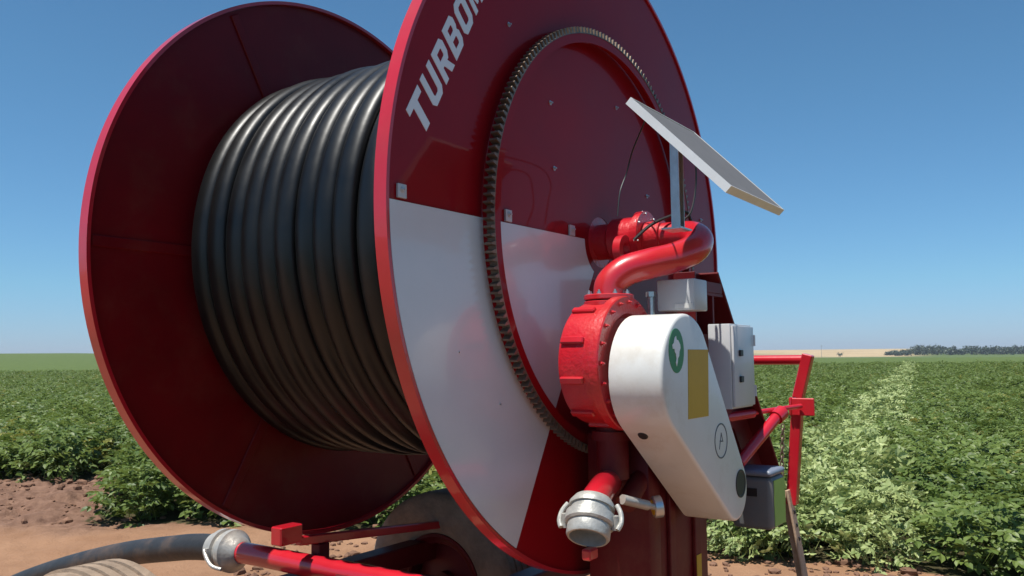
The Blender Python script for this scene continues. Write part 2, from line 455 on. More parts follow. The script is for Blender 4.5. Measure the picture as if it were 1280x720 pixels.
def plant_mesh(name, m, seed, nleaf, hgt, spread, flat=1.0, stems=True):
    rnd = random.Random(seed)
    V, F = [], []
    for k in range(nleaf):
        a = rnd.uniform(0, 2 * PI)
        rr = spread * math.sqrt(rnd.random()) * .85
        dome = hgt * (1 - .55 * (rr / spread) ** 2)
        z = dome * (rnd.uniform(.45, 1.0) if rnd.random() < .8 else rnd.uniform(.1, .5))
        base = Vector((math.cos(a) * rr * .75, math.sin(a) * rr * .75, z))
        a2 = a + rnd.gauss(0, .9)
        d = Vector((math.cos(a2), math.sin(a2), rnd.uniform(-.25, .75) * flat)).normalized()
        up = Vector((0, 0, 1)) + Vector((rnd.gauss(0, .35), rnd.gauss(0, .35), 0))
        if flat < 1 and rnd.random() < .5: up = -up + Vector((rnd.gauss(0, .8), rnd.gauss(0, .8), 0))
        side = d.cross(up).normalized()
        ln = rnd.uniform(.10, .17)
        p = base.copy()
        npair = 3
        for q in range(npair):
            p = base + d * ln * (q + .6) / npair - Vector((0, 0, ln * .10 * (q / npair) ** 2))
            s = rnd.uniform(.042, .062) * (0.75 + .2 * q)
            for sg in (-1, 1):
                dd = (d * .55 + side * sg * .85 + Vector((0, 0, rnd.uniform(-.35, .15)))).normalized()
                leaflet(V, F, p, dd, up, s * 1.15, s * .40, s * rnd.uniform(.05, .22))
        leaflet(V, F, p + d * .01, (d + Vector((0, 0, -.25))).normalized(), up, rnd.uniform(.065, .09), rnd.uniform(.022, .032), .008)
    if stems:
        for k in range(9):
            a = rnd.uniform(0, 2 * PI); b0 = Vector((rnd.gauss(0, .04), rnd.gauss(0, .04), 0))
            t = Vector((math.cos(a) * spread * .6, math.sin(a) * spread * .6, hgt * rnd.uniform(.55, .9)))
            s = Vector((-math.sin(a), math.cos(a), 0)) * .005
            i = len(V); mid = (b0 + t) / 2 + Vector((0, 0, .05))
            V += [b0 - s, b0 + s, mid - s, mid + s, t - s * .5, t + s * .5]
            F += [(i, i + 1, i + 3, i + 2), (i + 2, i + 3, i + 5, i + 4)]
    me = bpy.data.meshes.new(name)
    me.from_pydata([tuple(v) for v in V], [], F)
    me.materials.append(m)
    return me

def proto_collection(name, meshes):
    c = bpy.data.collections.new(name)
    for me in meshes:
        c.objects.link(bpy.data.objects.new(me.name, me))
    return c

def scatter(name, pts, rots, scl, coll):
    """one object: instances of the collection's plants on given points"""
    me = bpy.data.meshes.new(name)
    me.from_pydata(pts.tolist(), [], [])
    at = me.attributes.new('rot', 'FLOAT_VECTOR', 'POINT'); at.data.foreach_set('vector', rots.astype(np.float32).ravel())
    at = me.attributes.new('scl', 'FLOAT', 'POINT'); at.data.foreach_set('value', scl.astype(np.float32))
    o = bpy.data.objects.new(name, me); COL.objects.link(o)
    ng = bpy.data.node_groups.new(name + '_nodes', 'GeometryNodeTree')
    ng.interface.new_socket('Geometry', in_out='INPUT', socket_type='NodeSocketGeometry')
    ng.interface.new_socket('Geometry', in_out='OUTPUT', socket_type='NodeSocketGeometry')
    n = ng.nodes
    gi = n.new('NodeGroupInput'); go = n.new('NodeGroupOutput')
    ci = n.new('GeometryNodeCollectionInfo'); ci.inputs[0].default_value = coll
    ci.inputs[1].default_value = True; ci.inputs[2].default_value = True
    ip = n.new('GeometryNodeInstanceOnPoints'); ip.inputs['Pick Instance'].default_value = True
    ar = n.new('GeometryNodeInputNamedAttribute'); ar.data_type = 'FLOAT_VECTOR'; ar.inputs[0].default_value = 'rot'
    a_s = n.new('GeometryNodeInputNamedAttribute'); a_s.data_type = 'FLOAT'; a_s.inputs[0].default_value = 'scl'
    l = ng.links
    l.new(gi.outputs[0], ip.inputs['Points']); l.new(ci.outputs[0], ip.inputs['Instance'])
    l.new(ar.outputs[0], ip.inputs['Rotation']); l.new(a_s.outputs[0], ip.inputs['Scale'])
    l.new(ip.outputs[0], go.inputs[0])
    md = o.modifiers.new('plants', 'NODES'); md.node_group = ng
    return o

OLDLEAF = leaf_mat('yellowing_leaf', (0.16, 0.17, 0.03), (0.30, 0.29, 0.07))
near_protos = proto_collection('potato_shapes', [plant_mesh('potato_shape', OLDLEAF, 90, 60, .46, .40)] + [plant_mesh('potato_shape', LEAF, 20 + k, 78, .52, .42) for k in range(11)])
pale_protos = proto_collection('flattened_shapes', [plant_mesh('flattened_shape', PALE, 60 + k, 70, .50, .46, .5) for k in range(4)])

# rows of plants: s runs along a row, t across the rows
def in_view(x, y, pad=2.5):
    return (np.abs(x) < 0.68 * y + pad) & (y > 0)
STRIP0 = np.array([1.75, 5.6]); STRIPD = np.array([0.47, 1.0]) / np.hypot(0.47, 1.0)
def strip_off(x, y):
    return (x - STRIP0[0]) * STRIPD[1] - (y - STRIP0[1]) * STRIPD[0]
P, Q = [], []
for t in np.arange(-75, 75, 0.8):
    step = 0.29
    s = np.arange(-18, 100, step); s = s + rng.uniform(-.1, .1, s.shape)
    x = PERP.x * t + ROW.x * s + rng.normal(0, .07, s.shape)
    y = PERP.y * t + ROW.y * s + rng.normal(0, .07, s.shape)
    d = np.hypot(x, y)
    keep = (in_view(x, y) | (d < 16)) & crop_mask(x, y - rng.uniform(0, .25, s.shape)) & (d < 92)
    keep &= ~((d > 45) & (rng.random(s.shape) < .35))
    so_ = strip_off(x, y)
    st = np.abs(so_) < 0.40 + 0.10 * np.sin(y * 1.7)
    P.append(np.stack([x, y], -1)[keep & ~st]); Q.append(np.stack([x, y], -1)[keep & st])
P = np.concatenate(P)
def make_field(name, XY, coll, smin, smax, tilt):
    z = ground_h(XY[:, 0], XY[:, 1]) - .02
    d = np.hypot(XY[:, 0], XY[:, 1])
    z = z - 0.42 * sstep(70, 95, d) * 1.0
    rots = np.stack([rng.normal(0, tilt, len(XY)), rng.normal(0, tilt, len(XY)), rng.uniform(0, 2 * PI, len(XY))], -1)
    return scatter(name, np.concatenate([XY, z[:, None]], 1), rots, rng.uniform(smin, smax, len(XY)) * (1 + .35 * sstep(45, 90, d)) * (1 + .30 * vnoise(XY[:, 0] * .45 + 90, XY[:, 1] * .45 + 90, 8) + .18 * vnoise(XY[:, 0] * .12 + 70, XY[:, 1] * .12 + 70, 9)), coll)
f1 = make_field('potato_field', P, near_protos, .80, 1.12, .12)
tag(f1, 'dense green potato crop covering the field', 'crop', kind='stuff')
ss = np.arange(0, 95, .15); ss = np.repeat(ss, 2)
wid = 0.33 + 0.0 * ss
off = np.clip(rng.normal(0, 1, ss.shape), -2, 2) * .26
Q = np.stack([STRIP0[0] + STRIPD[0] * ss + STRIPD[1] * off, STRIP0[1] + STRIPD[1] * ss - STRIPD[0] * off], -1)
Q = Q[(Q[:, 1] > front_edge(Q[:, 0]) - .15)]
f2 = make_field('flattened_crop', Q, pale_protos, .75, 1.15, .3)
tag(f2, 'pale strip of flattened potato plants running into the field', 'crop', kind='stuff')

# clods on the broken soil at the left
clods = MB()
for k in range(2600):
    x = rng.uniform(-9.5, 3.0); y = rng.uniform(8.0, 12) if x < -2 else rng.uniform(5.4, 8.0)
    if y > front_edge(x) + .3: continue
    if x < -2 and y < 8.6 + .1 * x + .8 * (rng.random() - .3): continue
    r = min(.008 + abs(rng.normal(0, .020)), .08)
    g = bmesh.ops.create_icosphere(clods.bm, subdivisions=1, radius=r)
    sc = rng.uniform(.6, 1.3, 3)
    zg = float(ground_h(x, y))
    for v in g['verts']:
        v.co = Vector((v.co.x * sc[0], v.co.y * sc[1], v.co.z * sc[2] * .7)) * float(rng.uniform(.8, 1.2)) + Vector((x, y, zg + r * .15))
co = clods.build('soil_clods', None, None, 0, 20)
co.data.materials.append(mat('clod_soil', (0.185, 0.105, 0.070), 0.95, var=0.35, vscale=8, spec=0.1))
tag(co, 'scattered brown clods of dry soil beside the track', 'soil', kind='stuff')

# ------------------------------------------------------------------ far things
def far_at(px, d):
    return (px - 640) / 1072.27 * d
TREE = leaf_mat('far_tree_leaf', (0.035, 0.055, 0.035), (0.085, 0.115, 0.065), .1)
BARK = mat('bark', (0.10, 0.075, 0.055), 0.9)
def crown_mesh(V, F, c, rx, rz, n, size, rnd):
    for k in range(n):
        u_ = Vector((rnd.gauss(0, 1), rnd.gauss(0, 1), rnd.gauss(0, 1))).normalized() * (rnd.random() ** .4)
        p = Vector(c) + Vector((u_.x * rx, u_.y * rx, u_.z * rz))
        d = Vector((rnd.gauss(0, 1), rnd.gauss(0, 1), rnd.gauss(0, .6))).normalized()
        leaflet(V, F, p, d, Vector((rnd.gauss(0, .5), rnd.gauss(0, .5), 1)), size * rnd.uniform(.7, 1.4), size * .35, size * .1)
rnd = random.Random(3)
V, F = [], []
for px in np.arange(1108, 1420, 2.0):
    dd = 640 + rnd.uniform(-30, 60)
    x = far_at(px, dd)
    hh = 3.2 + 1.6 * math.sin(px * .045) + rnd.uniform(0, 2.6) + (2.0 if 1205 < px < 1245 else 0)
    if px < 1140: hh *= .55
    z0 = float(ground_h(x, dd))
    crown_mesh(V, F, (x, dd, z0 + hh * .5), rnd.uniform(2.2, 3.8), hh * .55, 110, 1.3, rnd)
me = bpy.data.meshes.new('far_wood'); me.from_pydata([tuple(v) for v in V], [], F)
o = link('far_wood', me, TREE, None, 180)
tag(o, 'dark distant wood along the right of the horizon', 'wood', kind='stuff')

tr = bpy.data.objects.new('bush_tree', None); COL.objects.link(tr)
td = 600; tx = far_at(1048, td); tz = float(ground_h(tx, td)); tr.location = (tx, td, tz)
V, F = [], []
crown_mesh(V, F, (0, 0, 1.9), 2.3, 1.3, 90, .9, rnd)
me = bpy.data.meshes.new('crown'); me.from_pydata([tuple(v) for v in V], [], F); link('crown', me, TREE, tr, 180)
MB().cyl((0, 0, -.3), (0, 0, 1.6), .22, 8, r2=.12).build('trunk', BARK, tr)
tag(tr, 'small lone dark tree on the horizon above the red crossbar', 'tree')

pd = 560; px_ = far_at(1025, pd); pz = float(ground_h(px_, pd))
pole = bpy.data.objects.new('utility_pole', None); COL.objects.link(pole); pole.location = (px_, pd, pz)
MB().cyl((0, 0, -.5), (0, 0, 8.2), .12, 10, r2=.08).build('pole_shaft', mat('pole_wood', (0.30, 0.29, 0.29), .8), pole)
MB().box((-.8, -.06, 7.5), (.8, .06, 7.64)).build('crossarm', mat('crossarm_wood', (0.30, 0.29, 0.29), .8), pole)
tag(pole, 'thin grey utility pole far off on the horizon', 'pole')

# ================================================================== the machine
ROOT = bpy.data.objects.new('hose_reel_irrigator', None)
COL.objects.link(ROOT)
ROOT.location = (CX, CY, 0)
ROOT.rotation_euler = (0, 0, -AX)
tag(ROOT, 'big red hose reel irrigation machine with white panels and black hose', 'irrigation machine')
H = AXH
def P_(b, name, m, parent=None, label=None, angle=35):
    """a part: shapes given about the reel axis are lifted to the axis height"""
    o = b.build(name, m, parent or ROOT, H, angle)
    if label: o['label'] = label
    return o

# --- far flange
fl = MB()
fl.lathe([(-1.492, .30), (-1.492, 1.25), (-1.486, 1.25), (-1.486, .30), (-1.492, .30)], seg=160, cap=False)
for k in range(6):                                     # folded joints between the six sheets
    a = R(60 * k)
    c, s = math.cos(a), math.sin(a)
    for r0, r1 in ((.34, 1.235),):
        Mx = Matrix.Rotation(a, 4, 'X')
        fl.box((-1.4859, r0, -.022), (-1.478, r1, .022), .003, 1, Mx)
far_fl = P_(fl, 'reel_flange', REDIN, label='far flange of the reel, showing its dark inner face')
rm = MB()
rm.lathe([(-1.515, 1.262), (-1.515, 1.235), (-1.496, 1.235), (-1.496, 1.252), (-1.462, 1.252), (-1.462, 1.267), (-1.515, 1.267), (-1.515, 1.262)], seg=200, cap=False)
P_(rm, 'rim', RED, far_fl)

# --- drum and wound hose
dr = MB(); dr.lathe([(-1.484, .62), (-.022, .62)], seg=96)
P_(dr, 'drum', REDDK)
hb = MB()
NT, PITCH = 12, 0.1030
HP, HRR, RC, PSTART = 0.0512, 0.036, 0.838, -1.430     # the turns are pressed flat against each other
nseg, ncs = 110, 20
rings = []
for k in range(NT * nseg + 1):
    t = k / nseg
    w = .0024 * math.sin(t * 2.1) + .0020 * math.sin(t * 5.3 + 1) + .0012 * math.sin(t * 23.0)
    a = R(-60) + 2 * PI * t
    rr = RC + .0040 * math.sin(t * 1.7) + .003 * math.sin(t * 9.0) + .003 * math.sin(t * 4 * PI + t)
    pc = PSTART + PITCH * t * (NT - .35) / NT + w
    rg_ = []
    for m_ in range(ncs):
        f = 2 * PI * m_ / ncs
        cf, sf = math.cos(f), math.sin(f)
        rad_ = rr + HRR * math.copysign(abs(sf) ** .85, sf)
        rg_.append(hb.bm.verts.new((pc + HP * math.copysign(abs(cf) ** .9, cf), rad_ * math.cos(a), rad_ * math.sin(a))))
    rings.append(rg_)
for k in range(len(rings) - 1):
    for m_ in range(ncs):
        hb.bm.faces.new((rings[k][m_], rings[k][(m_ + 1) % ncs], rings[k + 1][(m_ + 1) % ncs], rings[k + 1][m_]))
hb.bm.faces.new(rings[0]); hb.bm.faces.new(rings[-1])
for k in range(14):                                   # the layer below, seen beside the last turn
    c_ = -1.430 + .1035 * k
    hb.lathe([(c_ + .051 * math.cos(PI - PI * j_ / 10), .755 + .045 * math.sin(PI * j_ / 10)) for j_ in range(11)], seg=96, cap=False)
P_(hb, 'wound_hose', RUBBER, label='black hose wound in tight turns around the drum', angle=80)

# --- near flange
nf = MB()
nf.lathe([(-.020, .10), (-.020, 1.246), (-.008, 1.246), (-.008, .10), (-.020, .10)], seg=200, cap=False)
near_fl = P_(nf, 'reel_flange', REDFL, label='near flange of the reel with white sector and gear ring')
rm = MB()
rm.lathe([(-.046, 1.236), (-.046, 1.252), (.000, 1.252), (.000, 1.240), (-.007, 1.240), (-.020, 1.247), (-.046, 1.236)], seg=240, cap=False)
P_(rm, 'rim', RED, near_fl)
for r0, r1 in ((.140, .758), (.793, 1.236)):
    wp = MB(); wp.ring_sector(r0, r1, R(180.4), R(239.6), -.0075, -.002, 60)
    P_(wp, 'white_panel', WPANEL, near_fl)
for (q, z) in ((-1.185, .012), (-.655, .012), (-.235, .012)):
    tb = MB(); tb.box((-.0075, q - .018, z - .012), (.001, q + .018, z + .028), .001, 1)
    tb.bolt((.001, q, z + .012), (1, 0, 0), .007, .005)
    P_(tb, 'clip_tab', GREY, near_fl)
bo = [(1.02, 205), (.93, 220), (.93, 133), (.60, 128), (.60, 75), (.98, 100), (1.05, 38), (1.08, 12), (.42, 146), (.50, 30)]
for (r_, a_) in bo:
    bb = MB(); bb.bolt((-.008, r_ * math.cos(R(a_)), r_ * math.sin(R(a_))), (1, 0, 0), .006, .005)
    P_(bb, 'bolt', STEEL, near_fl)
# seams between the six sheets
for a_ in (300,):
    sm_ = MB(); sm_.box((-.0078, .22, -.010), (-.0045, 1.235, .010), 0, 1, Matrix.Rotation(R(a_), 4, 'X'))
    P_(sm_, 'sheet_seam', REDFL, near_fl)
# gear ring: red carrier and steel teeth
gc = MB(); gc.lathe([(-.004, .792), (-.004, .799), (.044, .799), (.044, .766), (.036, .766), (.036, .789), (-.004, .792)], seg=180, cap=False)
P_(gc, 'gear_carrier', REDFL, near_fl)
gt = MB()
NTEETH = 196
G = []
for k in range(NTEETH):
    for f, rr in ((0.0, .803), (.22, .803), (.38, .824), (.62, .824), (.78, .803)):
        a = 2 * PI * (k + f) / NTEETH
        G.append([gt.bm.verts.new((p, r * math.cos(a), r * math.sin(a))) for p, r in ((.016, .7995), (.016, rr), (.046, rr), (.046, .7995))])
for k in range(len(G)):
    A_, B_ = G[k], G[(k + 1) % len(G)]
    for i in range(4):
        gt.bm.faces.new((A_[i], A_[(i + 1) % 4], B_[(i + 1) % 4], B_[i]))
P_(gt, 'gear_teeth', DKSTEEL, near_fl, angle=20)

# lettering, straight along the rim of the sector at 150 degrees
def ring_pieces(outer, inner):
    n = len(outer)
    return [[outer[k], outer[(k + 1) % n], inner[(k + 1) % n], inner[k]] for k in range(n)]
def oct_(x0, x1, y0, y1, c):
    cy = c * .9
    return [(x0 + c, y0), (x1 - c, y0), (x1, y0 + cy), (x1, y1 - cy), (x1 - c, y1), (x0 + c, y1), (x0, y1 - cy), (x0, y0 + cy)]
O_ = ring_pieces(oct_(0, 1, 0, 1, .18), oct_(.31, .69, .21, .79, .06))
GLYPH = {
    'T': [[(0, 1), (1, 1), (1, .77), (.66, .77), (.66, 0), (.34, 0), (.34, .77), (0, .77)]],
    'U': [[(0, 1), (.31, 1), (.31, .27), (.38, .21), (.62, .21), (.69, .27), (.69, 1), (1, 1), (1, .16), (.82, 0), (.18, 0), (0, .16)]],
    'R': [[(0, 0), (.31, 0), (.31, 1), (0, 1)], [(.31, .79), (.66, .79), (.70, .75), (1, .84), (.84, 1), (.31, 1)], [(.70, .75), (.70, .60), (1, .52), (1, .84)],
          [(.70, .60), (.66, .56), (.31, .56), (.31, .36), (.86, .36), (1, .52)], [(.42, .36), (.74, .36), (1.02, 0), (.68, 0)]],
    'B': [[(0, 0), (.31, 0), (.31, 1), (0, 1)], [(.31, .80), (.64, .80), (.68, .76), (.98, .84), (.82, 1), (.31, 1)], [(.68, .76), (.68, .65), (.90, .52), (.98, .62), (.98, .84)],
          [(.68, .65), (.64, .61), (.31, .61), (.31, .43), (.66, .43), (.70, .39), (.90, .52)], [(.70, .39), (.70, .24), (1, .16), (1, .42), (.90, .52)],
          [(.70, .24), (.66, .20), (.31, .20), (.31, 0), (.84, 0), (1, .16)]],
    'O': O_,
    'M': [[(0, 0), (0, 1), (.32, 1), (.5, .56), (.68, 1), (1, 1), (1, 0), (.74, 0), (.74, .52), (.57, .14), (.43, .14), (.26, .52), (.26, 0)]],
    'A': [[(-.04, 0), (.27, 0), (.5, .74), (.5, 1), (.31, 1)], [(.5, 1), (.5, .74), (.73, 0), (1.04, 0), (.69, 1)], [(.332, .2), (.668, .2), (.606, .4), (.394, .4)]],
    'Q': O_ + [[(.56, 0), (.82, 0), (1.02, -.17), (.74, -.17)]],
}
LT0, LD0, LH, LW, LP = -0.366, 1.036, 0.100, 0.083, 0.1035
td_ = np.array([0.5, 0.8660254]); nd_ = np.array([-0.8660254, 0.5])
lb = MB()
for k, chx in enumerate('TURBOMAQ'):
    for pc in GLYPH[chx]:
        pl_ = []
        for (x, y) in pc:
            if chx == 'T': x = x * 1.2 - .2
            t = LT0 + k * LP + x * LW + y * .026
            q, z = td_ * t + nd_ * (LD0 + y * LH)
            pl_.append((float(q), float(z)))
        lb.prism(pl_, -.0085, -.0065)
P_(lb, 'lettering', LETTER, near_fl, label='slanted white lettering TURBOMAQ on the red flange')

# --- hub, swivel and U bend
hub = MB()
hub.lathe([(-.03, .105), (-.010, .105), (-.009, .07), (.045, .07), (.055, .078), (.06, .086), (.165, .086), (.165, .104), (.195, .104), (.195, .062), (.26, .062)], seg=40)
hp = P_(hub, 'swivel_housing', CAST)
for k in range(8):
    a = 2 * PI * k / 8 + .2
    bb = MB(); bb.bolt((.185, .094 * math.cos(a), .094 * math.sin(a)), (1, 0, 0), .008, .009)
    P_(bb, 'bolt', STEEL, hp)
lug = MB()
lug.lathe([(-.015, .028), (-.015, .055), (.015, .055), (.015, .028), (-.015, .028)], (.15, -.125, -.055), (1, 0, 0), 28, cap=False)
P_(lug, 'lifting_eye', RED, hp)
ub = MB()
path = smooth_path([(.24, 0, 0), (.31, .004, 0), (.375, -.008, -.006), (.420, -.055, -.034), (.422, -.122, -.075), (.380, -.20, -.108), (.325, -.275, -.130), (.262, -.330, -.155), (.222, -.362, -.198), (.216, -.368, -.240), (.216, -.368, -.262)], 10)
ub.tube(path, .053, 28)
pipe = P_(ub, 'water_pipe', RED, label='red pipe bending from the hub down to the turbine', angle=60)
fg = MB()
for z in (-.278, -.256):
    fg.lathe([(0, .050), (0, .082), (.003, .086), (.015, .086), (.018, .082), (.018, .05)], (.216, -.368, z), (0, 0, 1), 36)
fgo = P_(fg, 'pipe_flange', RED, pipe)
for k in range(8):
    a = 2 * PI * k / 8
    bb = MB(); bb.bolt((.216 + .07 * math.cos(a), -.368 + .07 * math.sin(a), -.238), (0, 0, 1), .007, .009)
    P_(bb, 'bolt', STEEL, pipe)
cb = MB(); cb.tube(smooth_path([(.20, -.13, -.02), (.25, -.09, .035), (.30, -.03, .07), (.34, .02, .09), (.35, .05, .06)], 8), .006, 8)
P_(cb, 'cable', BLACK, pipe)

# --- turbine
TB = (-.388, -.470)
tu = MB()
tu.lathe([(.135, .05), (.135, .185), (.142, .198), (.158, .205), (.268, .205), (.268, .224), (.296, .224), (.300, .220), (.300, .165), (.285, .15), (.285, .06)], (0, TB[0], TB[1]), (1, 0, 0), 64)
tu.cyl((.216, -.368, -.30), (.216, -.368, -.262), .052, 28)
tb_ = P_(tu, 'turbine_housing', CAST, label='round red turbine housing behind the white cover')
for k in range(10):
    a = R(15 + 36 * k)
    Mx = Matrix.Translation((0, TB[0], TB[1])) @ Matrix.Rotation(a, 4, 'X')
    fb = MB(); fb.box((.150, .200, -.012), (.235, .216, .012), .004, 1, Mx)
    P_(fb, 'lug', RED, tb_)
for k in range(20):
    a = 2 * PI * k / 20
    bb = MB(); bb.bolt((.300, TB[0] + .203 * math.cos(a), TB[1] + .203 * math.sin(a)), (1, 0, 0), .0065, .008)
    P_(bb, 'bolt', RED, tb_)
sh = MB(); sh.cyl((.28, TB[0], TB[1]), (.34, TB[0], TB[1]), .03, 20)
P_(sh, 'shaft', DKSTEEL, tb_)

# --- white belt cover
CT, CB_, RT, RB = (-.375, -.512), (.045, -.925), .200, .112
dv = Vector((CB_[0] - CT[0], CB_[1] - CT[1])); Ld = dv.length
base_a = math.atan2(dv.y, dv.x)
off_a = math.acos((RT - RB) / Ld)
poly = arc_poly(CT, RT, base_a + off_a, base_a - off_a + 2 * PI, 36)
poly += arc_poly(CB_, RB, base_a - off_a, base_a + off_a, 22)
bc = MB(); bc.prism(poly, .318, .500, .012)
cov = P_(bc, 'belt_cover', WHITE, label='white rounded belt guard with green emblem', angle=40)
def disc(b, q, z, p, rq, rz, th=.0015, n=28):
    b.prism([(q + rq * math.cos(2 * PI * k / n), z + rz * math.sin(2 * PI * k / n)) for k in range(n)], p, p + th)
gd = MB(); disc(gd, -.466, -.432, .500, .058, .070)
P_(gd, 'round_decal', GREEN, cov)
brazil = [(-.30, .62), (-.05, .72), (.05, .52), (.30, .50), (.62, .28), (.66, .10), (.46, -.08), (.40, -.30), (.20, -.42), (.12, -.62), (-.02, -.82), (-.16, -.62), (-.04, -.44), (-.12, -.20), (-.28, -.10), (-.34, .06), (-.62, .06), (-.70, .26), (-.44, .36)]
gd = MB(); gd.prism([(-.468 + x * .046, -.430 + y * .062) for x, y in brazil], .5018, .503)
P_(gd, 'map_emblem', LETTER, cov)
yp = MB(); yp.prism([(-.372, -.428), (-.200, -.428), (-.212, -.650), (-.384, -.650)], .500, .5018)
P_(yp, 'yellow_plate', YELLOW, cov)
rg = MB()
rg.lathe([(0, .056), (0, .0605), (.0015, .0605), (.0015, .056), (0, .056)], (.500, -.100, -.742), (1, 0, 0), 36, cap=False)
rg.bar((.5006, -.118, -.770), (.5006, -.097, -.715), .001, .004, bevel=0)
rg.bar((.5006, -.097, -.715), (.5006, -.084, -.745), .001, .004, bevel=0)
rg.bar((.5006, -.112, -.742), (.5006, -.082, -.745), .001, .004, bevel=0)
P_(rg, 'ring_mark', INK, cov)
cp = MB(); cp.lathe([(.498, .05), (.503, .05), (.503, .044), (.5015, .042), (.5015, .0)], (0, .083, -.910), (1, 0, 0), 30, cap=False)
P_(cp, 'hole_plug', BLACK, cov)
# knob on the slanted side of the cover
dn = Vector((dv.x, dv.y)).normalized(); sd = Vector((dn.y, -dn.x))
if sd.x > 0: sd = -sd
pk = Vector((CT[0], CT[1])) + dn * .075 + sd * .184
kb = MB(); kb.cyl((.375, pk.x, pk.y), (.375, pk.x + sd.x * .012, pk.y + sd.y * .012), .017, 20, .003)
P_(kb, 'side_plug', BLACK, cov)

# --- small grey junction box above the cover
jb = MB(); jb.box((.318, -.2, -.292), (.458, -.08, -.182), .006, 2)
jbo = P_(jb, 'junction_box', GREY)
jl = MB(); jl.box((.385, -.2025, -.284), (.452, -.2002, -.268)); P_(jl, 'label_plate', WHITE, jbo)
jv = MB(); jv.cyl((.295, -.20, -.31), (.295, -.20, -.24), .012, 16, .002); jv.cyl((.295, -.20, -.24), (.295, -.20, -.222), .018, 6)
P_(jv, 'steel_fitting', STEEL, jbo)

# --- control cabinet
kb = MB(); kb.box((.352, .185, -.652), (.440, .428, -.328), .004, 2)
kbo = P_(kb, 'control_cabinet', GREY)
kd = MB(); kd.box((.4405, .192, -.645), (.452, .421, -.335), .004, 2); P_(kd, 'door', GREY, kbo)
for z in (-.44, -.54):
    kl = MB(); kl.box((.4522, .24, z - .012), (.462, .268, z + .012), .002, 1); P_(kl, 'latch', BLACK, kbo)
for z in (-.39, -.59):
    kl = MB(); kl.cyl((.448, .432, z - .022), (.448, .432, z + .022), .007, 10); P_(kl, 'hinge', GREY, kbo)

# --- support column and slanted leg
sc_ = MB()
# slanted channel leg on the far side of the hub
legp = [(.19, -.12), (.440, -.105), (1.26, -1.08), (1.06, -1.08), (.80, -.78), (.19, -.56)]
sc_.prism([(q, z) for q, z in legp], .215, .225)
for (a_, b_) in (((.440, -.105), (1.26, -1.08)), ((.19, -.12), (.19, -.60))):
    sc_.bar((.26, a_[0], a_[1]), (.26, b_[0], b_[1]), .09, .012, up=(0, 0, 1) if a_[0] != b_[0] else (0, 1, 0), bevel=.002)
sc_.box((.226, .20, -.205), (.300, .50, -.193))
sc_.box((.296, .205, -.192), (.304, .480, -.150))
sc_.box((.226, .38, -.36), (.300, .395, -.206))
P_(sc_, 'support_leg', REDDK, label='slanted shaded red support leg behind the cabinet')
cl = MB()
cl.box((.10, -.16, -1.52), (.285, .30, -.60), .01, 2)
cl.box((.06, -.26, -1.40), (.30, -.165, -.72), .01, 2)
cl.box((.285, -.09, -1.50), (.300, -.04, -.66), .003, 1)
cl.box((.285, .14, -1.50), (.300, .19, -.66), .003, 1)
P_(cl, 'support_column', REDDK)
ys = MB(); ys.box((.3005, .142, -1.50), (.3025, .186, -1.20)); P_(ys, 'warning_stripe', YELLOW, ROOT)
gx = MB()
gx.tube([(.21, -.35, -.66), (.21, -.35, -.86)], .055, 24)
gx.tube([(.26, -.02, -.74), (.26, -.36, -.94)], .035, 20)
gx.lathe([(0, .07), (.03, .07)], (.21, -.35, -.70), (0, 0, -1), 28)
P_(gx, 'drain_pipe', REDDK)

# --- water inlet with quick coupling
A1 = Vector((.338, -.745, -.928))
ad = Vector((.16, -.58, -.80)).normalized()
ip = MB()
ip.tube(smooth_path([(.20, -.36, -.872), (.255, -.50, -.864), (.300, -.615, -.866), (.324, -.695, -.882), A1 - ad * .01], 8), .043, 28)
ipo = P_(ip, 'inlet_pipe', RED)
qc = MB()
qc.lathe([(-.070, .044), (-.070, .056), (-.052, .068), (-.04, .068), (-.04, .062), (-.018, .062), (-.018, .074), (.008, .074), (.014, .069), (.014, .064), (.046, .064), (.052, .060), (.052, .054), (.01, .052)], A1, ad, 44, cap=False)
qc.lathe([(.012, .054), (.012, 0.0)], A1, ad, 32, cap=False)
P_(qc, 'hose_coupling', ALU, ipo)
for sg in (-1, 1):
    sv = ad.cross(Vector((0, 0, 1))).normalized() * sg
    lv = MB()
    o_ = A1 + sv * .074
    lv.tube(smooth_path([o_ - ad * .055, o_ - ad * .03 + sv * .014, o_ + ad * .0 + sv * .018, o_ + ad * .022 + sv * .010], 6), .0075, 10)
    lv.cyl(o_ - Vector((0, 0, .02)), o_ + Vector((0, 0, .02)), .012, 12)
    P_(lv, 'latch_lever', ALU, ipo)
ft = MB(); ft.box((.335, -.795, -1.030), (.365, -.745, -.998), .005, 1)
P_(ft, 'bracket', RED, ipo)
ft = MB(); ft.bar((.23, -.40, -1.01), (.338, -.765, -1.012), .02, .02)
P_(ft, 'bracket_arm', REDDK, ipo)
vn = MB(); vn.cyl((.32, -.50, -.90), (.36, -.40, -.93), .016, 14); vn.cyl((.36, -.40, -.93), (.36, -.34, -.945), .010, 12)
P_(vn, 'gauge_stub', ALU, ipo)
pg = MB(); gdv = Vector((.75, .62, .12)).normalized()
pg.lathe([(-.016, .0), (-.016, .032), (-.012, .036), (.012, .036), (.014, .033), (.010, .031)], (.36, -.325, -.945), gdv, 30, cap=False)
pgo = P_(pg, 'pressure_gauge', STEEL)
gf = MB(); gf.lathe([(-.0165, .026), (-.018, .024), (-.018, .0)], (.36, -.325, -.945), gdv, 24, cap=False); P_(gf, 'gauge_back', YELLOW, pgo)
gf = MB(); gf.lathe([(.0085, .031), (.009, .0)], (.36, -.325, -.945), gdv, 24, cap=False); P_(gf, 'dial', DKGREY, pgo)

